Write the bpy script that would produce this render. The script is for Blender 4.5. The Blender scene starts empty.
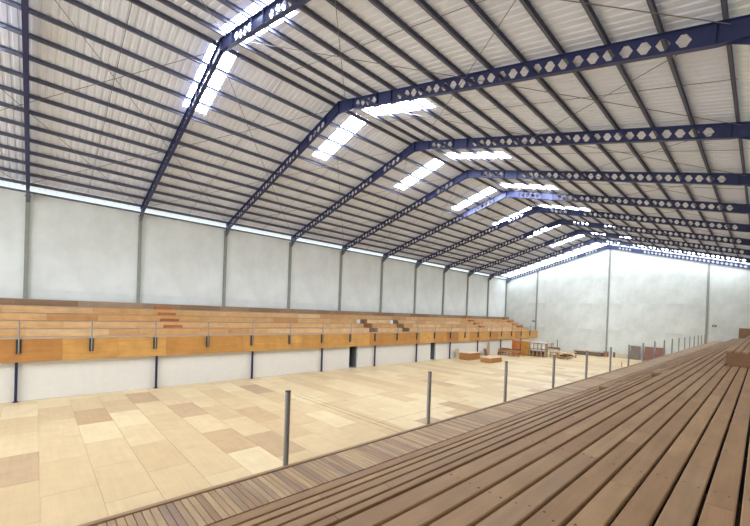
import bpy, math, random
from mathutils import Matrix, Vector
random.seed(7)
scn = bpy.context.scene
COL = scn.collection

# ---------------------------------------------------------------- camera
F_PX, CX, CY = 362.957, 377.844, 316.88
YAW, PITCH, ROLL = math.radians(46.6664), math.radians(-0.5652), math.radians(2.0425)
CAM_Z = 5.137
fw = Vector((-math.sin(YAW)*math.cos(PITCH), math.cos(YAW)*math.cos(PITCH), math.sin(PITCH)))
rt = Vector((math.cos(YAW), math.sin(YAW), 0)); up = rt.cross(fw)
r2 = rt*math.cos(ROLL) + up*math.sin(ROLL); u2 = -rt*math.sin(ROLL) + up*math.cos(ROLL)
cd = bpy.data.cameras.new('camera'); cam = bpy.data.objects.new('camera', cd); COL.objects.link(cam)
cd.sensor_width = 36; cd.sensor_fit = 'HORIZONTAL'; cd.lens = F_PX/750*36
cd.shift_x = -(CX-375)/750; cd.shift_y = (CY-263)/750; cd.clip_end = 500; cd.clip_start = .05
m = Matrix(((r2.x, u2.x, -fw.x), (r2.y, u2.y, -fw.y), (r2.z, u2.z, -fw.z))).to_4x4()
m.translation = (0, 0, CAM_Z); cam.matrix_world = m
scn.camera = cam
# ---------------------------------------------------------------- sky and exposure
w = bpy.data.worlds.new('sky'); scn.world = w; w.use_nodes = True
bg = w.node_tree.nodes['Background']; bg.inputs[0].default_value = (.80, .90, 1, 1); bg.inputs[1].default_value = .5
vs = scn.view_settings; vs.view_transform = 'Standard'; vs.look = 'None'; vs.gamma = 1; vs.use_curve_mapping = False
vs.exposure = 1.14
SKYLIGHT = 15.5

# ---------------------------------------------------------------- helpers
def srgb(r, g, b):
    f = lambda c: ((c/255+.055)/1.055)**2.4 if c > 10 else c/255/12.92
    return (f(r), f(g), f(b), 1)
def nodes(name):
    mt = bpy.data.materials.new(name); mt.use_nodes = True
    nt = mt.node_tree; return mt, nt, nt.nodes['Principled BSDF']
def plain(name, c, rough=.6, metal=0, spec=.5, var=.06, scale=6):
    mt, nt, b = nodes(name)
    n = nt.nodes.new('ShaderNodeTexNoise'); n.inputs['Scale'].default_value = scale; n.inputs['Detail'].default_value = 4
    tc = nt.nodes.new('ShaderNodeTexCoord'); nt.links.new(tc.outputs['Object'], n.inputs['Vector'])
    mr = nt.nodes.new('ShaderNodeMapRange'); mr.inputs['From Min'].default_value = .3; mr.inputs['From Max'].default_value = .7
    mr.inputs['To Min'].default_value = 1-var; mr.inputs['To Max'].default_value = 1+var
    nt.links.new(n.outputs['Fac'], mr.inputs['Value'])
    mx = nt.nodes.new('ShaderNodeVectorMath'); mx.operation = 'SCALE'; mx.inputs[0].default_value = c[:3]
    nt.links.new(mr.outputs[0], mx.inputs['Scale']); nt.links.new(mx.outputs[0], b.inputs['Base Color'])
    b.inputs['Roughness'].default_value = rough; b.inputs['Metallic'].default_value = metal
    b.inputs['Specular IOR Level'].default_value = spec
    return mt
def wood(name, cols, axis='Y', rough=.55, spec=.3, grain=.16, island=False, fine=22, blotch=.1):
    """tone per board (object or island random) + stretched grain + soft blotches"""
    mt, nt, b = nodes(name); L = nt.links.new
    if island:
        rn = nt.nodes.new('ShaderNodeNewGeometry').outputs['Random Per Island']
    else:
        rn = nt.nodes.new('ShaderNodeObjectInfo').outputs['Random']
    cr = nt.nodes.new('ShaderNodeValToRGB'); e = cr.color_ramp.elements
    while len(e) < len(cols): e.new(.5)
    for i, c in enumerate(cols): e[i].position = i/(len(cols)-1); e[i].color = c
    L(rn, cr.inputs[0])
    tc = nt.nodes.new('ShaderNodeTexCoord')
    mul = nt.nodes.new('ShaderNodeMath'); mul.operation = 'MULTIPLY'; mul.inputs[1].default_value = 97.3; L(rn, mul.inputs[0])
    ad = nt.nodes.new('ShaderNodeVectorMath'); ad.operation = 'ADD'; L(tc.outputs['Object'], ad.inputs[0]); L(mul.outputs[0], ad.inputs[1])
    mp = nt.nodes.new('ShaderNodeMapping'); s = [fine]*3; s['XYZ'.index(axis)] = fine/16; mp.inputs['Scale'].default_value = s
    L(ad.outputs[0], mp.inputs[0])
    n = nt.nodes.new('ShaderNodeTexNoise'); n.inputs['Scale'].default_value = 1; n.inputs['Detail'].default_value = 5; n.inputs['Roughness'].default_value = .65
    L(mp.outputs[0], n.inputs['Vector'])
    n2 = nt.nodes.new('ShaderNodeTexNoise'); n2.inputs['Scale'].default_value = 1.7; n2.inputs['Detail'].default_value = 3; L(ad.outputs[0], n2.inputs['Vector'])
    def rng(src, v):
        mr = nt.nodes.new('ShaderNodeMapRange'); mr.inputs['From Min'].default_value = .3; mr.inputs['From Max'].default_value = .7
        mr.inputs['To Min'].default_value = 1-v; mr.inputs['To Max'].default_value = 1+v; L(src, mr.inputs['Value']); return mr.outputs[0]
    pm = nt.nodes.new('ShaderNodeMath'); pm.operation = 'MULTIPLY'; L(rng(n.outputs['Fac'], grain), pm.inputs[0]); L(rng(n2.outputs['Fac'], blotch), pm.inputs[1])
    mx = nt.nodes.new('ShaderNodeVectorMath'); mx.operation = 'SCALE'; L(cr.outputs[0], mx.inputs[0]); L(pm.outputs[0], mx.inputs['Scale'])
    L(mx.outputs[0], b.inputs['Base Color']); b.inputs['Roughness'].default_value = rough; b.inputs['Specular IOR Level'].default_value = spec
    bp = nt.nodes.new('ShaderNodeBump'); bp.inputs['Strength'].default_value = .12; bp.inputs['Distance'].default_value = .01
    L(n.outputs['Fac'], bp.inputs['Height']); L(bp.outputs[0], b.inputs['Normal'])
    return mt
def concrete(name, c, c2):
    mt, nt, b = nodes(name); L = nt.links.new
    tc = nt.nodes.new('ShaderNodeTexCoord')
    n = nt.nodes.new('ShaderNodeTexNoise'); n.inputs['Scale'].default_value = .55; n.inputs['Detail'].default_value = 9; n.inputs['Roughness'].default_value = .62
    mp = nt.nodes.new('ShaderNodeMapping'); mp.inputs['Scale'].default_value = (1, 1, .8); L(tc.outputs['Object'], mp.inputs[0]); L(mp.outputs[0], n.inputs['Vector'])
    cr = nt.nodes.new('ShaderNodeValToRGB'); cr.color_ramp.elements[0].position = .36; cr.color_ramp.elements[1].position = .62
    cr.color_ramp.elements[0].color = c2; cr.color_ramp.elements[1].color = c
    L(n.outputs['Fac'], cr.inputs[0]); L(cr.outputs[0], b.inputs['Base Color']); b.inputs['Roughness'].default_value = .9
    b.inputs['Specular IOR Level'].default_value = .15
    n3 = nt.nodes.new('ShaderNodeTexNoise'); n3.inputs['Scale'].default_value = 14; n3.inputs['Detail'].default_value = 6; L(tc.outputs['Object'], n3.inputs['Vector'])
    bp = nt.nodes.new('ShaderNodeBump'); bp.inputs['Strength'].default_value = .15; bp.inputs['Distance'].default_value = .01
    L(n3.outputs['Fac'], bp.inputs['Height']); L(bp.outputs[0], b.inputs['Normal'])
    return mt
def daylight(name, c, s):
    mt, nt, b = nodes(name)
    b.inputs['Base Color'].default_value = (.85, .87, .87, 1); b.inputs['Roughness'].default_value = .4
    b.inputs['Emission Color'].default_value = c; b.inputs['Emission Strength'].default_value = s
    return mt

class MB:
    def __init__(s): s.v = []; s.f = []
    def box(s, x0, x1, y0, y1, z0, z1):
        b = len(s.v)
        s.v += [(x0,y0,z0),(x1,y0,z0),(x1,y1,z0),(x0,y1,z0),(x0,y0,z1),(x1,y0,z1),(x1,y1,z1),(x0,y1,z1)]
        s.f += [tuple(b+i for i in q) for q in ((0,3,2,1),(4,5,6,7),(0,1,5,4),(1,2,6,5),(2,3,7,6),(3,0,4,7))]
        return s
    def prism(s, prof, axis, a, b):
        """extrude a closed 2-D profile along axis from a to b; profile coords are the other two axes in order"""
        n = len(prof); k = len(s.v)
        for t in (a, b):
            for p in prof:
                c = list(p); c.insert('XYZ'.index(axis), t); s.v.append(tuple(c))
        s.f.append(tuple(k+i for i in range(n))); s.f.append(tuple(k+n+i for i in reversed(range(n))))
        for i in range(n):
            j = (i+1) % n; s.f.append((k+j, k+i, k+n+i, k+n+j))
        return s
    def board(s, x0, x1, y0, y1, z0, z1, ch=.006):
        """long board with softened top edges (runs along Y or X)"""
        if (y1-y0) >= (x1-x0):
            return s.prism([(x0,z0),(x1,z0),(x1,z1-ch),(x1-ch,z1),(x0+ch,z1),(x0,z1-ch)], 'Y', y0, y1)
        return s.prism([(y0,z0),(y1,z0),(y1,z1-ch),(y1-ch,z1),(y0+ch,z1),(y0,z1-ch)], 'X', x0, x1)
    def tube(s, p, q, r, n=8, cap=True):
        p, q = Vector(p), Vector(q); d = (q-p).normalized()
        a = d.orthogonal().normalized(); c = d.cross(a); k = len(s.v)
        for o in (p, q):
            for i in range(n):
                t = 2*math.pi*i/n; s.v.append(tuple(o + a*r*math.cos(t) + c*r*math.sin(t)))
        for i in range(n):
            j = (i+1) % n; s.f.append((k+i, k+j, k+n+j, k+n+i))
        if cap: s.f.append(tuple(k+i for i in reversed(range(n)))); s.f.append(tuple(k+n+i for i in range(n)))
        return s
    def mesh(s, name, mat, origin=(0,0,0)):
        me = bpy.data.meshes.new(name)
        me.from_pydata([(x-origin[0], y-origin[1], z-origin[2]) for x, y, z in s.v], [], s.f)
        import bmesh
        bm = bmesh.new(); bm.from_mesh(me); bmesh.ops.recalc_face_normals(bm, faces=bm.faces[:]); bm.to_mesh(me); bm.free()
        if mat: me.materials.append(mat)
        return me
    def base(s):
        xs, ys, zs = zip(*s.v); return ((min(xs)+max(xs))/2, (min(ys)+max(ys))/2, min(zs))
    def build(s, name, mat, parent=None, flip=False):
        o = s.base(); return inst(s.mesh(name, mat, o), name, o, parent)
WORLD = {}
def inst(me, name, loc, parent=None):
    ob = bpy.data.objects.new(name, me); COL.objects.link(ob); WORLD[ob.name] = Vector(loc)
    if parent is not None:
        ob.parent = parent; ob.location = Vector(loc) - WORLD[parent.name]
    else: ob.location = loc
    return ob
def tag(o, label=None, cat=None, group=None, kind=None):
    if label: o['label'] = label
    if cat: o['category'] = cat
    if group: o['group'] = group
    if kind: o['kind'] = kind
    return o
def empty(name, loc):
    return inst(None, name, loc)
ORD = ['first','second','third','fourth','fifth','sixth','seventh','eighth','ninth','tenth','eleventh','twelfth','thirteenth','fourteenth','fifteenth','sixteenth','seventeenth','eighteenth','nineteenth','twentieth','twenty-first','twenty-second','twenty-third','twenty-fourth','twenty-fifth','twenty-sixth','twenty-seventh']

# ---------------------------------------------------------------- materials
M = {}
M['concrete'] = concrete('concrete', srgb(240,243,238), srgb(228,231,225))
M['concrete_end'] = concrete('concrete_end', srgb(226,229,222), srgb(208,212,204))
M['column'] = plain('column_paint', srgb(148,152,140), .7, var=.08)
M['white_wall'] = plain('white_render', srgb(226,221,210), .8, var=.02, scale=3)
M['sheet'] = plain('roof_sheet', srgb(229,234,248), .85, var=.03, scale=1.5)
M['purlin'] = plain('purlin_paint', srgb(108,110,128), .6, var=.08)
M['navy'] = plain('navy_paint', srgb(44,50,92), .45, var=.1)
M['navy_post'] = plain('navy_post', srgb(30,34,70), .45)
M['rod'] = plain('rod_steel', srgb(120,116,116), .5)
M['skylight'] = daylight('skylight', (.90, 1, 1.15, 1), SKYLIGHT)
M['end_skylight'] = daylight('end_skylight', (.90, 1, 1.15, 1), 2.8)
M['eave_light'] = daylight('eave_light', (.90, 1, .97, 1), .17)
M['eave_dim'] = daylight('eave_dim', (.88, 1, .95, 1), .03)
M['rear_light'] = daylight('rear_light', (.92, 1, 1.12, 1), 1.0)  # added fill glow behind the camera, lifts the ceiling brightness
M['steel'] = plain('guard_steel', srgb(148,146,144), .45, metal=.35, var=.06)
M['dark'] = plain('dark_void', srgb(40,36,34), .9)  # near-black colour put in for shade in doorways and under the stand
M['bracket'] = plain('bracket_steel', srgb(52,48,46), .5)
FLOORTONES = [srgb(198,168,126), srgb(203,175,133), srgb(209,183,141), srgb(214,190,148), srgb(220,198,156), srgb(214,190,148), srgb(207,181,139), srgb(201,173,131)]
M['ply_dark'] = wood('floor_plywood_dark', [srgb(184,152,114), srgb(192,160,120), srgb(176,148,118)], 'X', .45, .3, grain=.05, fine=7, blotch=.06)
M['ply_floor'] = wood('floor_plywood', FLOORTONES, 'X', .45, .3, grain=.05, fine=7, blotch=.05)
M['ply_floor_far'] = wood('floor_plywood_far', FLOORTONES, 'X', .45, .3, grain=.05, fine=7, island=True, blotch=.05)
M['fascia'] = wood('fascia_plywood', [srgb(172,118,64), srgb(196,142,76), srgb(206,156,88), srgb(182,128,66)], 'Y', .5, .3, grain=.1, fine=9)
M['riser'] = wood('riser_board', [srgb(192,138,84), srgb(220,176,122), srgb(210,158,98), srgb(228,190,140), srgb(200,150,96)], 'Y', .5, .3, grain=.12, fine=12)
M['riser_top'] = wood('riser_board_top', [srgb(140,110,84), srgb(160,128,98), srgb(170,142,114)], 'Y', .6, .3, grain=.12, fine=12)
M['tread'] = wood('tread_board', [srgb(176,146,118), srgb(190,160,128)], 'Y', .55, .3)
M['step_block'] = wood('step_block', [srgb(176,104,58), srgb(190,122,70)], 'Y', .5, .3)
M['slat'] = wood('slat_board', [srgb(162,126,92), srgb(174,138,103), srgb(167,131,97), srgb(182,147,109), srgb(168,135,104)], 'Y', .6, .25, grain=.12, fine=16)
M['slat_block'] = wood('slat_block', [srgb(140,104,74), srgb(150,112,82)], 'X', .6, .25)
M['plank'] = wood('deck_plank', [srgb(170,138,108), srgb(192,160,124), srgb(206,174,134), srgb(180,150,120), srgb(164,136,116)], 'X', .6, .25, grain=.1)
M['plank_far'] = wood('deck_plank_far', [srgb(170,138,108), srgb(192,160,124), srgb(206,174,134), srgb(180,150,120), srgb(164,136,116)], 'X', .6, .25, grain=.1, island=True)
M['joist'] = plain('joist_timber', srgb(74,50,36), .8)
M['screw'] = plain('screw', srgb(52,34,26), .7)
M['stack'] = wood('stack_sheet', [srgb(176,124,78), srgb(196,146,96), srgb(166,114,72)], 'X', .6, .3, fine=9)
M['stack_top'] = wood('stack_top_sheet', [srgb(222,190,150), srgb(230,202,166)], 'X', .6, .3, fine=9)
M['furn'] = wood('furniture_wood', [srgb(168,112,66), srgb(188,138,84), srgb(150,100,62)], 'X', .5, .3)
M['furn_dark'] = wood('furniture_dark', [srgb(116,76,52), srgb(136,92,62)], 'X', .5, .3)
M['yellow'] = wood('yellow_door', [srgb(196,142,66), srgb(204,150,74)], 'Z', .5, .3)
M['orange'] = wood('orange_panel', [srgb(190,112,66), srgb(206,134,84)], 'Z', .5, .3)
M['greyframe'] = plain('pale_frame', srgb(176,166,150), .6)
M['whiteboard'] = plain('white_panel', srgb(232,232,230), .5)
M['pan_grey'] = wood('grey_brown_panel', [srgb(120,106,92), srgb(128,112,98)], 'Z', .6, .3)
M['pan_red'] = wood('red_brown_panel', [srgb(126,86,74), srgb(134,94,80)], 'Z', .6, .3)
M['timber'] = wood('timber', [srgb(196,170,136), srgb(176,150,116)], 'X', .6, .3)
M['lamp'] = plain('lamp_housing', srgb(56,62,46), .6)
M['door'] = plain('door_grey', srgb(120,122,124), .5)

# ---------------------------------------------------------------- dimensions (floor at z 0)
BAY = 6.1735; Y0 = -.697; YR = -20.2; YE = 61.0
XW = -31.64; XRW = 2.0; XR = -15.93; ZR = 16.59; SL = .2734
roof = lambda X: ZR - SL*abs(X-XR)
DECK = 3.2045; RISE = .41
XF = -25.63
YB_ = YE-.12

# ---------------------------------------------------------------- floor
fl = tag(MB().box(XW-.3, XRW+.3, YR-.3, YE+.3, -.3, -.02).build('floor', M['ply_floor_far']), kind='structure')
SX, SY = 2.69, 1.205
cells = []
for k in range(-9, 51):
    y0 = .18 + SY*k
    ph = -20.88 if k % 2 == 0 else -22.2
    for i in range(-3, 9):
        x0 = ph + SX*i; x1 = x0 + SX
        a, b = max(x0, XF-.2), min(x1, -4.02); c, d = y0, min(y0+SY, YE)
        if b-a < .15 or d-c < .15: continue
        cells.append((a, b, c, d))
def vis(c):
    cx, cy = (c[0]+c[1])/2, (c[2]+c[3])/2
    dep = cx*fw.x + cy*fw.y; lat = cx*rt.x + cy*rt.y
    return dep > 1 and abs(lat/dep) < 1.12, dep
near = sorted([c for c in cells if vis(c)[0]], key=lambda c: vis(c)[1])[:300]
ns = set(near); cache = {}
DARK = [(-20.8, 2.0), (-21.6, 10.45), (-16.4, 8.1), (-12.4, 6.9), (-13.9, 5.6), (-19.4, 5.7), (-15.6, -.4), (-24.3, 4.4), (-12.6, 17.6), (-9.2, 14.0), (-17.2, 22.0), (-11.0, 26.5), (-14.0, 35.5)]
far = MB()
for c in cells:
    a, b, y0, y1 = c
    if c in ns:
        dk = any(a < px < b and y0 < py < y1 for px, py in DARK)
        key = (round(b-a, 3), round(y1-y0, 3), dk)
        if key not in cache:
            hx, hy = (b-a)/2-.004, (y1-y0)/2-.004
            cache[key] = MB().box(-hx, hx, -hy, hy, 0, .02).mesh('floor_sheet', M['ply_dark' if dk else 'ply_floor'])
        inst(cache[key], 'floor_sheet', ((a+b)/2, (y0+y1)/2, -.02), fl)
    else:
        far.box(a+.004, b-.004, y0+.004, y1-.004, -.02, 0)
tag(far.build('floor_sheets_beyond', M['ply_floor_far'], fl), kind='stuff')
gm = MB()
for yy in (11.55, 11.93): gm.box(-19.4, -9.5, yy-.012, yy+.012, -.005, .0015)
gm.build('floor_groove', M['joist'], fl)
gm = MB()
for xx in (-12.25, -16.5): gm.box(xx-.008, xx+.008, 11.55, 19.5, -.005, .0012)
gm.build('floor_groove', M['joist'], fl)

# ---------------------------------------------------------------- walls
wl = tag(empty('wall_left', (XW-.2, 20, 0)), kind='structure')
ZT = 11.86
ks = range(-3, 10)
for k in ks:
    y0, y1 = Y0+BAY*k+(.22 if k == 0 else 0), Y0+BAY*(k+1)+(.22 if k == -1 else 0)
    for z0, z1 in ((0, 5.9), (5.9, ZT)):
        MB().box(XW-.2, XW, y0+.006, min(y1, YE)-.006, z0, z1-.004).build('concrete_panel', M['concrete'], wl)
MB().box(XW-.26, XW-.205, YR, YE, 0, ZT-.01).build('wall_backing', M['concrete'], wl)  # unseen sheet added to block sky light leaking through panel joints
MB().box(XW-.16, XW+.10, YR, YE, ZT, ZT+.10).build('eave_strut', M['purlin'], wl)
we = tag(empty('wall_far', (-15, YE+.1, 0)), kind='structure')
MB().prism([(XW-.2, 0), (XRW+.2, 0), (XRW+.2, roof(XRW)-.15), (XR, ZR-.15), (XW-.2, roof(XW)-.15)], 'Y', YE+.205, YE+.25).build('wall_backing', M['concrete_end'], we)  # unseen sheet added behind the end panels, keeps their joints light-tight
ecx = [XW-.2, -26.05, -15.6, -4.8, XRW+.2]
for a, b in zip(ecx[:-1], ecx[1:]):
    for z0, z1 in ((0, 3.9), (3.9, 7.8)):
        MB().box(a+.006, b-.006, YE, YE+.2, z0, z1-.006).build('concrete_panel', M['concrete_end'], we)
    pts = [(a+.006, 7.8), (b-.006, 7.8), (b-.006, roof(b)-.12)]
    if a < XR < b: pts.append((XR, ZR-.12))
    pts.append((a+.006, roof(a)-.12))
    MB().prism(pts, 'Y', YE, YE+.2).build('concrete_panel', M['concrete_end'], we)
wr = tag(empty('wall_right', (XRW+.1, 20, 0)), kind='structure')
for k in ks:
    y0, y1 = Y0+BAY*k, Y0+BAY*(k+1)
    MB().box(XRW, XRW+.2, y0+.006, min(y1, YE)-.006, 0, 11.45).build('concrete_panel', M['concrete'], wr)
wb = tag(empty('wall_rear', (-15, YR-.1, 0)), kind='structure')
pts = [(XW-.2, 0), (XRW+.2, 0), (XRW+.2, roof(XRW)-.3), (XR, ZR-.3), (XW-.2, roof(XW)-.3)]
MB().prism(pts, 'Y', YR-.2, YR).build('concrete_panel', M['concrete_end'], wb)
for i in range(14):   # glowing sheets added on the unseen rear wall to brighten the hall
    x = XW+.6+i*2.3
    MB().box(x, x+2.2, YR, YR+.03, .4, 11.2).build('translucent_sheet', M['rear_light'], wb)

# columns along the left wall and at the far wall
fo = {k: 10-k for k in range(-3, 11)}
cme = MB().box(-.14, .10, -.10, .10, 0, ZT-.25).mesh('column_shaft', M['column'])
pme = MB().box(-.1, .16, -.14, .14, 0, .05).mesh('cap_plate', M['column'])
for k in range(-3, 10):
    y = Y0+BAY*k + (.22 if k == 0 else 0)
    e = tag(empty('wall_column', (XW+.1, y, 0)), 'slim grey-green column on long concrete wall, %s from the far end wall' % ORD[10-k-1], 'column', 'columns along the long concrete wall')
    inst(cme, 'column_shaft', (XW+.1, y, 0), e); inst(pme, 'cap_plate', (XW+.1, y, ZT-.25), e)
for x, d in zip((-31.5, -26.05, -15.6, -4.8), ('in the corner behind the stands', 'just past the end of the orange plywood stand front', 'under the roof ridge', 'beside the small wall lamp')):
    b = MB().box(x-.11, x+.11, YE-.09, YE+.02, 0, roof(x)-.75)
    o = b.build('end_wall_column', M['column']); tag(o, 'slim grey column on far concrete wall, ' + d, 'column', 'columns on the far end wall')

# ---------------------------------------------------------------- ceiling: sheets, skylights, purlins, rods
ce = tag(empty('ceiling', (XR, 20, ZR)), kind='structure')
SW = 7.73/7
S0 = 5.78 - SW/2                       # left edge of a skylight sheet
def corr(side, o0, o1, mat, name, lift=0):
    """corrugated sheet between ridge offsets o0..o1 (metres across), one sheet wide, origin at y=0"""
    b = MB(); n = 4; p = SW/n; prof = []
    for i in range(n):
        y = i*p; prof += [(y, 0), (y+p*.52, 0), (y+p*.62, .034), (y+p*.90, .034)]
    prof.append((SW, 0))
    for (y, h) in prof:
        for o in (o0, o1):
            b.v.append((side*o, y, -SL*o + h + lift))
    for i in range(len(prof)-1):
        b.f.append((2*i, 2*i+1, 2*i+3, 2*i+2))
    me = bpy.data.meshes.new(name); me.from_pydata(b.v, [], b.f); me.materials.append(mat); return me
OE = {-1: 15.22, 1: 15.15}
SKY0, SKY1 = .42, 4.62
sh = {}
for s in (-1, 1):
    sh[s, 'full'] = corr(s, .05, OE[s], M['sheet'], 'roof_sheet')
    sh[s, 'low'] = corr(s, SKY1, OE[s], M['sheet'], 'roof_sheet')
    sh[s, 'top'] = corr(s, .05, SKY0, M['sheet'], 'roof_sheet')
    sh[s, 'sky'] = corr(s, SKY0, SKY1, M['skylight'], 'skylight_sheet')
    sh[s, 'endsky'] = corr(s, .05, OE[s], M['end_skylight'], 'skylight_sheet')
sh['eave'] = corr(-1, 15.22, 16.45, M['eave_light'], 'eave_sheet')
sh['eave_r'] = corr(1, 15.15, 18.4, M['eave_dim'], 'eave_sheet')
i0 = math.floor((YR-S0)/SW); i1 = math.ceil((YE-S0)/SW)
for i in range(i0, i1+1):
    y = S0 + i*SW
    if y > YE: continue
    for s in (-1, 1):
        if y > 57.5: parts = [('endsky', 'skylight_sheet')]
        elif i % 7 == 0: parts = [('top', 'roof_sheet'), ('sky', 'skylight_sheet'), ('low', 'roof_sheet')]
        else: parts = [('full', 'roof_sheet')]
        for key, nm in parts: inst(sh[s, key], nm, (XR, y, ZR), ce)
    inst(sh['eave'], 'eave_sheet', (XR, y, ZR), ce); inst(sh['eave_r'], 'eave_sheet', (XR, y, ZR), ce)
PUR = {-1: [.42, 1.62] + [2.80+1.135*i for i in range(12)], 1: [.35+1.23*i for i in range(13)] + [16.4, 17.6]}
for s in (-1, 1):
    for o in PUR[s]:
        x = XR+s*o; z = ZR-SL*o
        b = MB()
        b.box(x-.04, x-.025, YR, YE, z-.18, z-.004); b.box(x-.04, x+.035, YR, YE, z-.18, z-.165); b.box(x-.04, x+.045, YR, YE, z-.02, z-.004)
        b.build('purlin', M['purlin'], ce)
cap = MB()
cap.prism([(-.4, -.10), (0, .02), (.4, -.10), (.4, -.08), (0, .05), (-.4, -.08)], 'Y', YR, YE)
cap.v = [(x+XR, y, z+ZR) for x, y, z in cap.v]; cap.build('ridge_cap', M['sheet'], ce)
# sag rods (one line per bay third) and diagonal wind bracing rods
for k in range(-2, 10):
    y0 = Y0+BAY*k; y1 = y0+BAY
    for s in (-1, 1):
        for fr in (.5,):
            y = y0+BAY*fr
            MB().tube((XR+s*.4, y, ZR-SL*.4-.1), (XR+s*15.2, y, ZR-SL*15.2-.1), .011, 5).build('sag_rod', M['rod'], ce)
        for oa, ob in ((.5, 7.9), (7.9, 15.2)):
            for ya, yb in ((y0, y1), (y1, y0)):
                MB().tube((XR+s*oa, ya, ZR-SL*oa-.27), (XR+s*ob, yb, ZR-SL*ob-.27), .013, 5).build('brace_rod', M['rod'], ce)

# ---------------------------------------------------------------- rafters
CS = math.cos(math.atan(SL)); D = .51      # vertical depth
def P(s, o, t):     # o horizontal offset from ridge, t 0 (top) .. 1 (bottom)
    return (s*o, -SL*o-.2-D*t)
def web(s, o_end, holes, y=.006):
    """castellated web, built in cells along the slope"""
    b = MB(); pts = []
    hol = sorted(holes); p = .41
    def quad(o0, o1):
        if o1-o0 < 1e-4: return
        for yy in (-y, y):
            k = len(b.v)
            for o, t in ((o0, 0), (o1, 0), (o1, 1), (o0, 1)): x, z = P(s, o, t); b.v.append((x, yy, z))
            b.f.append((k, k+1, k+2, k+3))
    cur = 0
    for h in hol:
        quad(cur, h-p/2); cur = h+p/2
        a, c, hh = .165, .055, .32
        for yy in (-y, y):
            for sg in (-1, 1):
                e = .5+.5*sg
                L = [(h-p/2, e), (h+p/2, e), (h+p/2, .5), (h+a, .5), (h+c, .5+hh*sg), (h-c, .5+hh*sg), (h-a, .5), (h-p/2, .5)]
                k = len(b.v)
                for o, t in L: x, z = P(s, o, t); b.v.append((x, yy, z))
                b.f.append(tuple(range(k, k+8)))
        hx = [(h-a, .5), (h-c, .5-hh), (h+c, .5-hh), (h+a, .5), (h+c, .5+hh), (h-c, .5+hh)]
        k = len(b.v)
        for yy in (-y, y):
            for o, t in hx: x, z = P(s, o, t); b.v.append((x, yy, z))
        for i in range(6): b.f.append((k+i, k+(i+1) % 6, k+6+(i+1) % 6, k+6+i))
    quad(cur, o_end)
    me = bpy.data.meshes.new('web'); me.from_pydata(b.v, [], b.f); me.materials.append(M['navy']); return me
hs_r = [1.54+.41*i for i in range(4)] + [14.35-.41*i for i in range(25)]
hs_l = [1.54+.41*i for i in range(4)] + [4.28+.41*i for i in range(40) if 4.28+.41*i < 14.6]
def flange(s, o0, o1, t, w=.085, th=.016):
    b = MB(); k = 0
    pr = []
    x0, z0 = P(s, o0, t); x1, z1 = P(s, o1, t); q = th if t == 0 else -th
    if t == 0: q = th
    return MB().prism([(x0, z0), (x1, z1), (x1, z1+q), (x0, z0+q)], 'Y', -w, w).mesh('flange', M['navy'])
RM = []
for s, oe, hs in ((-1, 15.5, hs_l), (1, 17.9, hs_r)):
    RM.append(('web', web(s, oe, hs)))
    RM.append(('top_flange', flange(s, .0, oe, 0)))
    RM.append(('bottom_flange', flange(s, .0, oe if s < 0 else 14.95, 1)))
b = MB()
for s in (-1, 1):   # apex stiffening plates
    x0, z0 = P(s, 0, 0); x1, z1 = P(s, 1.15, 0); x2, z2 = P(s, 1.15, 1); x3, z3 = P(s, 0, 1)
    b.prism([(x0, z0), (x1, z1), (x2, z2), (x3, z3-.12)], 'Y', -.014, .014)
b.box(-.01, .01, -.09, .09, -.2-D-.1, -.19)
RM.append(('apex_plate', b.mesh('apex_plate', M['navy'])))
for s in (-1, 1):
    for o in (1.2, 3.05, 4.0):
        x0, z0 = P(s, o, 0); x1, z1 = P(s, o, 1)
        RM.append(('stiffener', MB().prism([(x0-.008, z0), (x0+.008, z0), (x1+.008, z1), (x1-.008, z1)], 'Y', -.08, .08).mesh('stiffener', M['navy'])))
    x0, z0 = P(s, 3.1, 0.02); x1, z1 = P(s, 3.98, 0.02); x2, z2 = P(s, 3.98, .98); x3, z3 = P(s, 3.1, .98)
    RM.append(('splice_plate', MB().prism([(x0, z0), (x1, z1), (x2, z2), (x3, z3)], 'Y', -.014, .014).mesh('splice_plate', M['navy'])))
b = MB()   # deep haunch over the near stand
x0, z0 = P(1, 14.95, 1); x1, z1 = P(1, 17.8, 1); zb = z0-.42
xt0, zt0 = P(1, 14.95, .9)
b.prism([(x0, zt0), (x0, z0), (x0+1.2, z0-.20), (x1, z1-.75), (x1, z1+.2)], 'Y', -.014, .014)
b.prism([(x0, z0-.016), (x0+1.2, z0-.216), (x1, z1-.766), (x1, z1-.74), (x0+1.2, z0-.19), (x0, z0)], 'Y', -.085, .085)
b.prism([(x0-.01, z0), (x0+.01, z0), (x0+.01, z0+D), (x0-.01, z0+D)], 'Y', -.085, .085)
RM.append(('haunch', b.mesh('haunch', M['navy'])))
b = MB()   # gusset onto the left column
x0, z0 = P(-1, 15.5, 1); x1, z1 = P(-1, 14.7, 1)
b.prism([(x0-.1, z0+.3), (x0, z0+D), (x1, z1), (x0+.02, z0-.38), (x0-.1, z0-.38)], 'Y', -.02, .02)
b.prism([(x1, z1), (x0+.02, z0-.38), (x0+.02, z0-.4), (x1, z1-.02)], 'Y', -.085, .085)
RM.append(('eave_gusset', b.mesh('eave_gusset', M['purlin'])))
for k in range(-2, 11):
    y = Y0+BAY*k if k < 10 else YE-.14
    if k == 0: y += .22
    lab = ('navy castellated steel rafter with diamond holes, set against the far concrete wall' if k == 10 else
           'navy castellated steel roof rafter with diamond holes, %s out from the far concrete wall' % ORD[10-k-1])
    e = tag(empty('roof_rafter', (XR, y, ZR)), lab, 'rafter', 'castellated roof rafters')
    for nm, me in RM: inst(me, nm, (XR, y, ZR), e)

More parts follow.
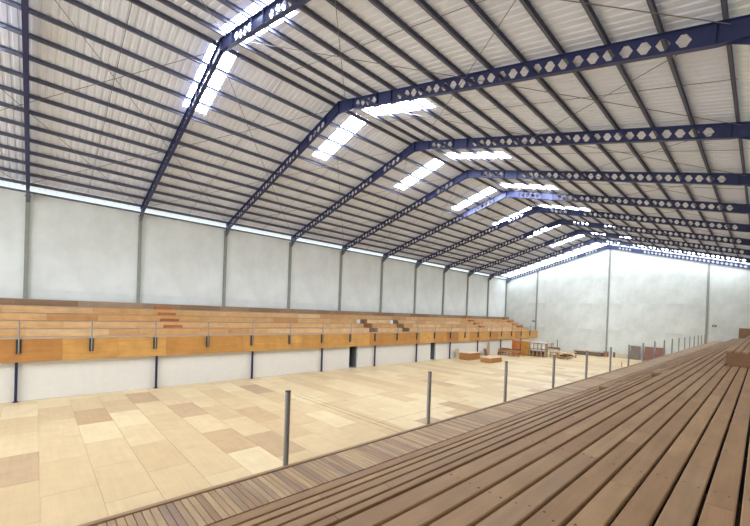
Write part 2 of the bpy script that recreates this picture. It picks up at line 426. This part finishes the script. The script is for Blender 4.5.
# ---------------------------------------------------------------- left stand (bleacher)
bl = tag(empty('bleacher', (XF, 20, 0)), 'five-row wooden stand with orange plywood front along the long wall', 'bleacher')
XT = [-27.27, -28.14, -29.01, -29.88, -30.75]
gaps = [(24.6, 25.8), (29.5, 30.7)]
# plywood front panels 2.44 m long
yy = -18.6
while yy < YB_:
    y1 = min(yy+2.46, YB_)
    MB().box(XF-.03, XF, yy+.004, y1-.004, 2.02, DECK-.005).build('fascia_panel', M['fascia'], bl)
    yy = y1
MB().box(XF-1.64, XF-.02, -18.6, YB_, DECK-.06, DECK-.02).build('walkway_subfloor', M['joist'], bl)
for i in range(8):
    x1 = XF+.02 - i*.205
    MB().board(x1-.197, x1, -18.6, YB_, DECK-.02, DECK+.012).build('tread_board', M['tread'], bl)
for r in range(5):
    z0 = DECK+RISE*r; z1 = z0+RISE; x = XT[r]; xb = XT[r+1] if r < 4 else -31.38
    segs = [(-18.6, YB_)]
    if r < 3: segs = [(-18.6, gaps[0][0]), (gaps[0][1], gaps[1][0]), (gaps[1][1], YB_)]
    for a, c in segs:
        y = a
        while y < c-.01:
            l = random.choice((1.6, 2.0, 2.44, 3.0, 3.6)); e = min(y+l, c)
            if c-e < .5: e = c
            MB().box(x-.025, x, y+.002, e-.002, z0+.012, z1-.022).build('riser_board', M['riser_top'] if r == 4 else M['riser'], bl)
            y = e
        n = 4; wd = (x-xb)/n
        for i in range(n):
            MB().board(x-wd*(i+1)+.012+(.012 if i == 0 else .012), x-wd*i+.012, a, c, z1-.022, z1+.008).build('tread_board', M['tread'], bl)
# stair-well side panels (stepped profile), back panels
for a, c in gaps:
    prof = [(XT[0], 1.2), (XT[0], DECK+RISE)]
    for r in range(1, 3): prof += [(XT[r], DECK+RISE*r), (XT[r], DECK+RISE*(r+1))]
    prof += [(XT[3], DECK+RISE*3), (XT[3], 1.2)]
    for y in (a-.02, c):
        MB().prism(prof, 'Y', y, y+.02).build('stairwell_panel', M['slat'], bl)
    for q in range(5):
        MB().box(XT[0]-.5*(q+1), XT[0]-.5*q, a+.01, c-.01, 2.2+.28*q, 2.42+.28*q).build('stair_step', M['greyframe'], bl)
    MB().box(XT[3]-.02, XT[3]+.0, a, c, 1.2, DECK+RISE*3).build('stairwell_panel', M['slat'], bl)
for a, c in gaps:
    tag(MB().box(XT[2]+.05, XT[2]+.3, a-.42, a-.03, DECK+RISE*2+.01, DECK+RISE*2+.40).build('white_box', M['whiteboard']), 'white box at the head of the stairwell ' + ('nearer the row of small step blocks' if a < 27 else 'nearer the plywood stacks'), 'box', 'white boxes by the stairwells')
for ya in (6.4, 46.6, 58.6):
    for r in range(4):
        z = DECK+RISE*(r+1)+.008; x = XT[r+1]
        o = MB(); o.box(x-.0, x+.40, ya, ya+1.07, z, z+.165); o.box(x, x+.415, ya-.01, ya+1.08, z+.165, z+.195)
        o.build('step_block', M['step_block'], bl)
# white wall beneath, with door openings
ww = tag(empty('wall_under_stand', (XF-.25, 20, 0)), kind='structure')
XWW = XF-.22
doors = [(20.9, 22.0), (32.75, 33.85)]
y = -18.6
for a, c in doors+[(YE, YE)]:
    if a > y: MB().box(XWW-.15, XWW, y, a, 0, 2.6).build('wall_panel', M['white_wall'], ww)
    if c > a: MB().box(XWW-.15, XWW, a, c, 2.12, 2.6).build('wall_panel', M['white_wall'], ww)
    y = c
MB().box(XWW-5.6, XWW-5.5, -18.6, YE, 0, 2.6).build('wall_panel', M['white_wall'], ww)
for i, (a, c) in enumerate(doors):
    e = tag(empty('door_%d' % (i+1), (XWW, a, 0)), kind='structure')
    MB().box(XWW-.16, XWW+.02, a, a+.05, 0, 2.12).build('door_jamb', M['whiteboard'], e)
    MB().box(XWW-.16, XWW+.02, c-.05, c, 0, 2.12).build('door_jamb', M['whiteboard'], e)
    MB().box(XWW-.16, XWW+.02, a, c, 2.07, 2.14).build('door_head', M['whiteboard'], e)
    MB().box(XWW-1.0, XWW-.16, c-.12, c-.08, 0.01, 2.06).build('door_leaf', M['door'], e)
    MB().box(XWW-1.02, XWW-.98, a-.3, c+.3, 0.01, 2.1).build('door_recess', M['dark'], e)  # dark sheet painted as the shade inside the doorway
# navy support posts
sm = MB().box(-.055, .055, -.055, .055, .02, 2.02)
sm.box(-.10, .10, -.10, .10, 0, .02); pst = None
shaft = MB().box(-.055, .055, -.055, .055, .02, 2.0).mesh('post_shaft', M['navy_post'])
foot = MB().box(-.11, .11, -.11, .11, 0, .02).mesh('base_plate', M['navy_post'])
for k in range(-2, 10):
    y = -.647+BAY*k
    e = tag(empty('support_post', (XF-.09, y, 0)), 'navy square steel post under plywood stand front, %s from the far end wall' % ORD[9-k], 'post', 'navy posts under the stand front')
    inst(shaft, 'post_shaft', (XF-.09, y, 0), e); inst(foot, 'base_plate', (XF-.09, y, 0), e)
# guard posts bolted to the plywood front
gp = MB().tube((0, 0, -.72), (0, 0, .92), .035, 10).mesh('post_tube', M['steel'])
br = MB().box(-.075, -.035, -.10, .10, -.74, -.03)
br.box(-.075, .03, -.10, -.06, -.74, -.03)
brm = br.mesh('bracket', M['bracket'])
n = 21
for i in range(n):
    y = -.78 + 3.087*(i-1) + (.2 if i == 1 else 0)
    if y > YE-.3: break
    e = tag(empty('guard_post', (XF+.09, y, DECK-.72)), 'thin steel guard post bolted to the orange plywood front, %s from the far end' % ORD[n-1-i], 'post', 'guard posts on the far stand')
    inst(gp, 'post_tube', (XF+.09, y, DECK), e); inst(brm, 'bracket', (XF+.09, y, DECK), e)

# ---------------------------------------------------------------- near stand (bleacher under the camera)
rb = tag(empty('slatted_bleacher', (-1, 20, 0)), 'weathered slatted timber stand with cross-planked walkway and wide steps', 'bleacher')
XP = -4.0
T1, T2 = DECK+RISE, DECK+2*RISE+.003
T3 = T2+RISE
cnt = 0
def slat_line(x0, x1, y0, y1, zt, th=.04, lens=(3.2, 3.9, 4.6), name='slat', mat='slat', first=None):
    y = y0 if first is None else y0-first
    while y < y1-.01:
        e = min(y+random.choice(lens), y1)
        if y1-e < .8: e = y1
        MB().board(x0, x1, y+.0025, e-.0025, zt-th, zt).build(name, M[mat], rb)
        y = e
YN = -3.0
# camera-level tread
edge2 = -1.498
xs = [-.063-.1612*k for k in range(9)]
lines2 = [(edge2, xs[8]-.011)] + [(xs[k+1]+.011, xs[k]-.011) for k in range(8)]
for j in range(12): lines2.append((-.063+.1612*j+.011, -.063+.1612*(j+1)-.011))
for x0, x1 in lines2:
    ye = YB_ if x1 < -.60 else 14.0
    slat_line(x0, x1, YN+random.uniform(-2, 0), ye, T2, lens=(20,) if x0 > .2 else (3.2, 3.9, 4.6))
# lower tread
for x0, x1 in ((-2.395, -2.307), (-2.287, -2.184), (-2.164, -2.087), (-2.052, -1.90), (-1.88, -1.73), (-1.71, -1.56)):
    slat_line(x0, x1, YN+random.uniform(-2, 0), YB_, T1, lens=(20,) if x0 > -2.06 else (4.4, 5.2, 6.0))
# upper tread beyond the landing
for j in range(6):
    x0 = -.685+.1612*j; slat_line(x0, x0+.139, 13.95, YB_, T3, lens=(4.4, 5.2, 6.0))
for j in range(10):
    x0 = .31+.155*j; slat_line(x0, x0+.139, 15.5, YB_, T3+RISE, lens=(46,))
# walkway: lengthwise slats, border board and cross planks
for x0, x1 in ((-3.312, -3.178), (-3.156, -3.07), (-3.04, -3.02), (-3.0, -2.86), (-2.84, -2.70), (-2.68, -2.54), (-2.52, -2.40)):
    slat_line(x0, x1, YN, YB_, DECK, lens=(20,) if x0 > -3.1 else (5.2, 6.4, 7.2))
MB().board(-4.0, -3.935, YN, YB_, DECK-.05, DECK+.012).build('edge_board', M['slat'], rb)
pm = MB().board(-.30, .30, -.030, .030, -.03, 0, .003).mesh('plank', M['plank'])
PW = .066
for i in range(300):
    inst(pm, 'plank', (-3.63, -.4+PW*i, DECK), rb)
b = MB(); y = -.4+PW*300
while y < YB_-.05: b.box(-3.93, -3.33, y-.030, y+.030, DECK-.03, DECK); y += PW
y = -.4-PW
while y > YN: b.box(-3.93, -3.33, y-.030, y+.030, DECK-.03, DECK); y -= PW
tag(b.build('planks_beyond', M['plank_far'], rb), kind='stuff')
# risers and joists
MB().box(-4.0, -3.96, YN, YB_, 2.0, DECK-.05).build('front_board', M['fascia'], rb)
MB().box(edge2+.02, edge2+.045, YN, YB_, T1, T2-.04).build('riser_board', M['joist'], rb)
MB().box(-2.38, -2.355, YN, YB_, DECK, T1-.04).build('riser_board', M['joist'], rb)
MB().box(-.665, -.64, 14.0, YB_, T2-.05, T3-.04).build('riser_board', M['slat_block'], rb)
MB().box(-.665, 1.97, 13.98, 14.0, T2-.05+.052, T3-.04).build('end_board', M['slat_block'], rb)
MB().box(.33, .355, 15.5, YB_, T3-.05, T3+RISE-.04).build('riser_board', M['slat_block'], rb)
MB().box(.33, 1.97, 15.48, 15.5, T3+.002, T3+RISE-.04).build('end_board', M['slat_block'], rb)
y = YN+.3
while y < YB_:
    o = MB(); o.box(edge2+.05, 1.98, y, y+.05, T2-.2, T2-.041); o.build('joist', M['joist'], rb)
    o = MB(); o.box(-3.9, -2.4, y, y+.05, DECK-.2, DECK-.041); o.build('joist', M['joist'], rb)
    y += 1.2
MB().box(-3.94, 1.99, YN, YB_, 1.95, 2.0).build('dark_underfloor', M['dark'], rb)  # dark sheet added as painted shade below the slat gaps
# screw heads along the joists, nearest slats
o = MB()
def disc(x, y, z, r=.006):
    k = len(o.v)
    for q in range(6): o.v.append((x+r*math.cos(q*math.pi/3), y+r*math.sin(q*math.pi/3), z+.0012))
    o.f.append(tuple(range(k, k+6)))
y = YN+.3
while y < 16:
    for x0, x1 in lines2[:13]:
        for q in (x0+.035, x1-.035):
            disc(q+random.uniform(-.008, .008), y+.025+random.uniform(-.03, .03), T2, random.uniform(.006, .011))
    y += 1.2
tag(o.build('screw_heads', M['screw'], rb), kind='stuff')
# step blocks of the aisle
for (x0, x1, ya, z) in ((-2.04, edge2-.01, 12.2, T1), (-2.95, -2.41, 11.0, DECK)):
    o = MB().box(x0+.01, x1, ya, ya+1.07, z, z+.165); o.build('step_block', M['slat_block'], rb)
    for j in range(3):
        wv = (x1-x0)/3; MB().board(x0+wv*j, x0+wv*(j+1)-.012, ya-.02, ya+1.09, z+.165, z+.2).build('slat', M['slat'], rb)
# plywood parapet box further along
MB().box(-1.49, 1.9, 47.5, 48.0, T2, T2+.92).build('parapet_box', M['slat'], rb)
# guard posts along the planked walkway
gp2 = MB().tube((0, 0, -.36), (0, 0, .9), .034, 14).mesh('post_tube', M['steel'])
cp2 = MB().tube((0, 0, .9), (0, 0, .912), .035, 14).mesh('post_cap', M['bracket'])
ft2 = MB().box(.03, .044, -.06, .06, -.34, -.06).mesh('bracket', M['bracket'])
for i in range(18):
    y = 2.319+2.8224*i
    e = tag(empty('guard_post', (-4.045, y, DECK-.36)), 'round grey steel guard post at the edge of planked walkway, %s from its far end' % ORD[17-i], 'post', 'guard posts on the planked walkway')
    for nm, me in (('post_tube', gp2), ('post_cap', cp2), ('bracket', ft2)): inst(me, nm, (-4.045, y, DECK+.012), e)

# ---------------------------------------------------------------- things on the floor at the far end
def stack(name, x0, x1, y0, y1, h, nsh, lab, top):
    e = tag(empty(name, ((x0+x1)/2, (y0+y1)/2, 0)), lab, 'sheet stack')
    z = 0
    for i in range(nsh):
        t = h/nsh; j = random.uniform(-.03, .03); k = random.uniform(-.03, .03)
        MB().box(x0+j, x1+j, y0+k, y1+k, z, z+t-.006).build('plywood_sheet', M[top] if i == nsh-1 else M['stack'], e); z += t
    return e
stack('plywood_stack', -24.67, -23.35, 36.9, 39.4, .86, 14, 'taller stack of tan plywood sheets next to navy post', 'stack_top')
stack('plywood_stack', -21.95, -20.67, 37.0, 39.6, .58, 9, 'lower stack of plywood sheets with a pale top sheet', 'stack_top')
def lean(name, y0, y1, z1, xb, xt, mat, lab, cat, th=.03):
    o = MB().prism([(xb, 0), (xb+th, 0), (xt+th, z1), (xt, z1)], 'Y', y0, y1).build(name, M[mat]); return tag(o, lab, cat)
lean('leaning_board', 37.3, 38.0, 1.15, -25.3, -25.6, 'timber', 'short pale board leaning on white wall behind the taller plywood stack', 'board')
o = MB().prism([(44.5, 0), (45.3, 0), (45.15, 1.8), (44.75, 1.8)], 'X', -25.5, -25.45).build('leaning_plank', M['timber']); tag(o, 'tall pale plank leaning upright on white wall', 'plank')
lean('brown_board', 43.6, 44.3, .9, -25.2, -25.5, 'furn_dark', 'short dark brown board leaning on white wall beside the tall plank', 'board')
# small chair-like stool by the wall
e = tag(empty('wooden_crate', (-24.6, 47.0, 0)), 'small dark wooden crate on floor near the white wall', 'crate')
MB().box(-25.0, -24.2, 46.6, 47.4, .35, .42).build('crate_top', M['furn_dark'], e)
for x in (-25.0, -24.25):
    for y in (46.6, 47.35): MB().box(x, x+.05, y, y+.05, 0, .35).build('leg', M['furn_dark'], e)
# workbench
e = tag(empty('workbench', (-23.4, 47.6, 0)), 'long wooden workbench with stacked timber on top before the cabinets', 'workbench')
MB().box(-25.2, -22.12, 47.0, 48.3, .68, .77).build('bench_top', M['furn'], e)
for x in (-25.15, -23.6, -22.2):
    for y in (47.03, 48.2): MB().box(x, x+.08, y, y+.08, 0, .68).build('leg', M['furn'], e)
MB().box(-25.1, -22.2, 47.05, 47.1, .25, .33).build('stretcher', M['furn'], e)
MB().box(-25.15, -22.15, 47.02, 47.06, .5, .68).build('apron', M['furn'], e)
MB().box(-25.1, -22.2, 48.2, 48.25, .25, .33).build('stretcher', M['furn'], e)
for x0, x1, y0, z, h, d in ((-25.0, -23.9, 47.15, .772, .10, 'thin dark timber offcut at the workbench front edge, white wall end'), (-24.9, -23.8, 47.6, .772, .16, 'thick dark timber offcut at the workbench back, white wall end'), (-23.7, -22.4, 47.2, .772, .12, 'thin dark timber offcut at the workbench front edge, end by the yellow cabinet'), (-23.5, -22.3, 47.7, .772, .18, 'thick dark timber offcut at the workbench back, end by the yellow cabinet')):
    tag(MB().box(x0, x1, y0, y0+.3, z, z+h).build('timber_offcut', M['furn_dark']), d, 'timber', 'offcuts on the workbench')
# orange wardrobe panels, yellow cabinet, shelf unit
e = tag(empty('wardrobe', (-24.0, 50.0, 0)), 'reddish orange wooden wardrobe behind the workbench', 'wardrobe')
MB().box(-24.6, -23.35, 49.85, 50.45, .05, 2.0).build('body', M['orange'], e)
for x0 in (-24.58, -23.96): MB().box(x0, x0+.59, 49.81, 49.845, .08, 1.96).build('door', M['orange'], e)
MB().box(-24.6, -23.35, 49.9, 50.45, 0, .05).build('plinth', M['furn_dark'], e)
e = tag(empty('cabinet', (-22.55, 49.9, 0)), 'tall golden yellow cabinet next to the open shelving', 'cabinet')
MB().box(-23.1, -22.1, 49.6, 50.6, .05, 1.98).build('body', M['yellow'], e)
cdoor = MB().box(-23.08, -22.12, 49.57, 49.598, .08, 1.95).build('door', M['yellow'], e)
MB().box(-22.25, -22.2, 49.54, 49.57, .95, 1.1).build('handle', M['bracket'], cdoor)
e = tag(empty('shelf_unit', (-21.0, 51.3, 0)), 'open wooden shelving unit with white-backed compartments and pale top', 'shelf')
X0, X1, YA, YB = -22.06, -19.9, 49.9, 52.7
MB().box(X0-.04, X1+.04, YA-.04, YB+.04, 1.80, 1.88).build('top_board', M['greyframe'], e)
for x in (X0, X0+.52, X0+1.05, X0+1.6, X1-.07): MB().box(x, x+.07, YA, YA+.9, 0, 1.8).build('upright', M['timber'], e)
for z in (.06, .72, 1.02): MB().box(X0, X1, YA+.02, YA+.9, z, z+.05).build('shelf_board', M['furn_dark'], e)
MB().box(X0, X1, YA+.9, YA+.93, 0, 1.8).build('back_panel', M['whiteboard'], e)
for x in (X0+.09, X0+.61, X0+1.14, X0+1.69):
    for z0, z1 in ((.78, 1.0), (1.08, 1.76)): MB().box(x, x+.37, YA+.10, YA+.14, z0, z1).build('white_insert', M['whiteboard'], e)
for y in (YA+1.6, YB-.07): MB().box(X1-.07, X1, y, y+.07, 0, 1.8).build('upright', M['greyframe'], e)
for z in (.3, 1.0): MB().box(X1-.06, X1-.01, YA+.93, YB, z, z+.05).build('shelf_rail', M['greyframe'], e)
for x, y, z, h, wd, d in ((X0+.14, YA+.25, .775, .2, .3, 'small brown box on middle shelf next to the yellow cabinet'), (X0+1.2, YA+.25, .775, .2, .3, 'small brown box on middle shelf near the open end of the shelving'), (X0+.14, YA+.25, .115, .4, .32, 'brown box on bottom shelf next to the yellow cabinet'), (X0+1.2, YA+.25, .115, .42, .32, 'brown box on bottom shelf near the open end of the shelving')):
    tag(MB().box(x, x+wd, y, y+.4, z, z+h).build('wooden_box', M['furn']), d, 'box', 'boxes in the shelving')
# low table frames
def table(x0, x1, y0, y1, h, lab, mat='furn', topm='timber'):
    e = tag(empty('low_table', ((x0+x1)/2, (y0+y1)/2, 0)), lab, 'table')
    MB().box(x0, x1, y0, y1, h-.06, h).build('table_top', M[topm], e)
    for x in (x0+.02, x1-.1):
        for y in (y0+.02, y1-.1): MB().box(x, x+.08, y, y+.08, 0, h-.06).build('leg', M[mat], e)
    for y in (y0+.04, y1-.08): MB().box(x0+.1, x1-.1, y, y+.04, .2, .28).build('stretcher', M[mat], e)
    MB().box(x1-.08, x1-.04, y0+.1, y1-.1, .2, .28).build('stretcher', M[mat], e)
    return e
table(-18.75, -17.2, 50.35, 53.6, .82, 'larger wooden trestle table with open legs standing clear of the shelving')
table(-19.7, -18.85, 51.0, 53.6, .72, 'smaller wooden table frame between the shelving and the larger trestle table')
tag(MB().box(-18.4, -17.5, 51.0, 53.0, .282, .46).build('board_bundle', M['furn_dark']), 'bundle of dark boards lying across the trestle table stretchers', 'boards')
e = tag(empty('trestle', (-22.2, 57.6, 0)), 'brown trestle stacked with planks and three upright stakes near far wall', 'trestle')
MB().box(-23.2, -20.9, 57.4, 58.2, .62, .74).build('trestle_top', M['furn'], e)
MB().box(-23.1, -21.0, 57.5, 58.1, .74, .9).build('plank_pile', M['furn_dark'], e)
for x in (-23.1, -21.05):
    for y in (57.45, 58.05): MB().box(x, x+.08, y, y+.08, 0, .62).build('leg', M['furn'], e)
for x, h in ((-22.9, 1.75), (-22.2, 1.7), (-21.4, 2.1)): MB().box(x, x+.09, 57.9, 57.99, .9, h).build('stake', M['pan_grey'], e)
# timber pile against the far wall
e = tag(empty('timber_pile', (-17.6, 60.3, 0)), 'long pile of grey timber with pale boards on top by far wall', 'timber pile')
for i in range(4):
    for j in range(4):
        MB().box(-19.5+random.uniform(-.1, .1), -15.9+random.uniform(-.15, .15), 59.7+.3*j, 59.96+.3*j, .14*i, .14*i+.125).build('beam', M['pan_grey'], e)
MB().box(-19.7, -16.4, 59.6, 60.8, .56, .62).build('pale_board', M['timber'], e)
for x in (-15.7, -15.3): MB().box(x, x+.18, 60.2, 60.4, 0, .8).build('stake', M['furn'], e)
tag(MB().prism([(-14.6, 0), (-14.35, 0), (-14.35, .75), (-14.6, .75)], 'Y', 60.5, 60.6).build('timber_block', M['furn_dark']), 'short brown timber block standing upright against far wall', 'timber')
tag(MB().prism([(60.2, 0), (60.25, 0), (60.85, .55), (60.8, .55)], 'X', -14.1, -12.9).build('leaning_board', M['timber']), 'low pale board leaning on far wall beside the dark panels', 'board')
def panel(x0, x1, h, mat, lab):
    o = MB().prism([(60.25, 0), (60.3, 0), (60.86, h), (60.81, h)], 'X', x0, x1).build('leaning_sheet', M[mat]); tag(o, lab, 'panel')
panel(-12.57, -11.45, 1.85, 'pan_grey', 'grey-brown wooden panel leaning against far concrete wall')
panel(-10.98, -9.9, 1.87, 'pan_red', 'reddish brown panel leaning on far wall, next to grey-brown panel')
panel(-9.75, -8.85, 1.87, 'pan_red', 'reddish brown panel leaning on far wall, furthest from the grey-brown panel')
tag(MB().box(-10.92, -10.84, 48.8, 48.88, 0, .55).build('marker_stake', M['orange']), 'tiny orange stake standing on the plywood floor', 'stake')
# wall lamps on the far wall
for x, z, lab in ((-4.05, 5.05, 'small grey wall lamp on far wall above the near stand'), (-26.35, 4.75, 'small dark wall box on far wall above the orange stand')):
    e = tag(empty('wall_lamp', (x, YE-.2, z)), lab, 'lamp')
    MB().box(x-.05, x+.05, YE-.2, YE, z+.05, z+.12).build('arm', M['lamp'], e)
    MB().prism([(x-.22, z-.12), (x+.22, z-.12), (x+.16, z+.14), (x-.16, z+.14)], 'Y', YE-.36, YE-.2).build('housing', M['lamp'], e)
    MB().box(x-.10, x+.10, YE-.375, YE-.361, z-.05, z+.06).build('lens', M['whiteboard'], e)
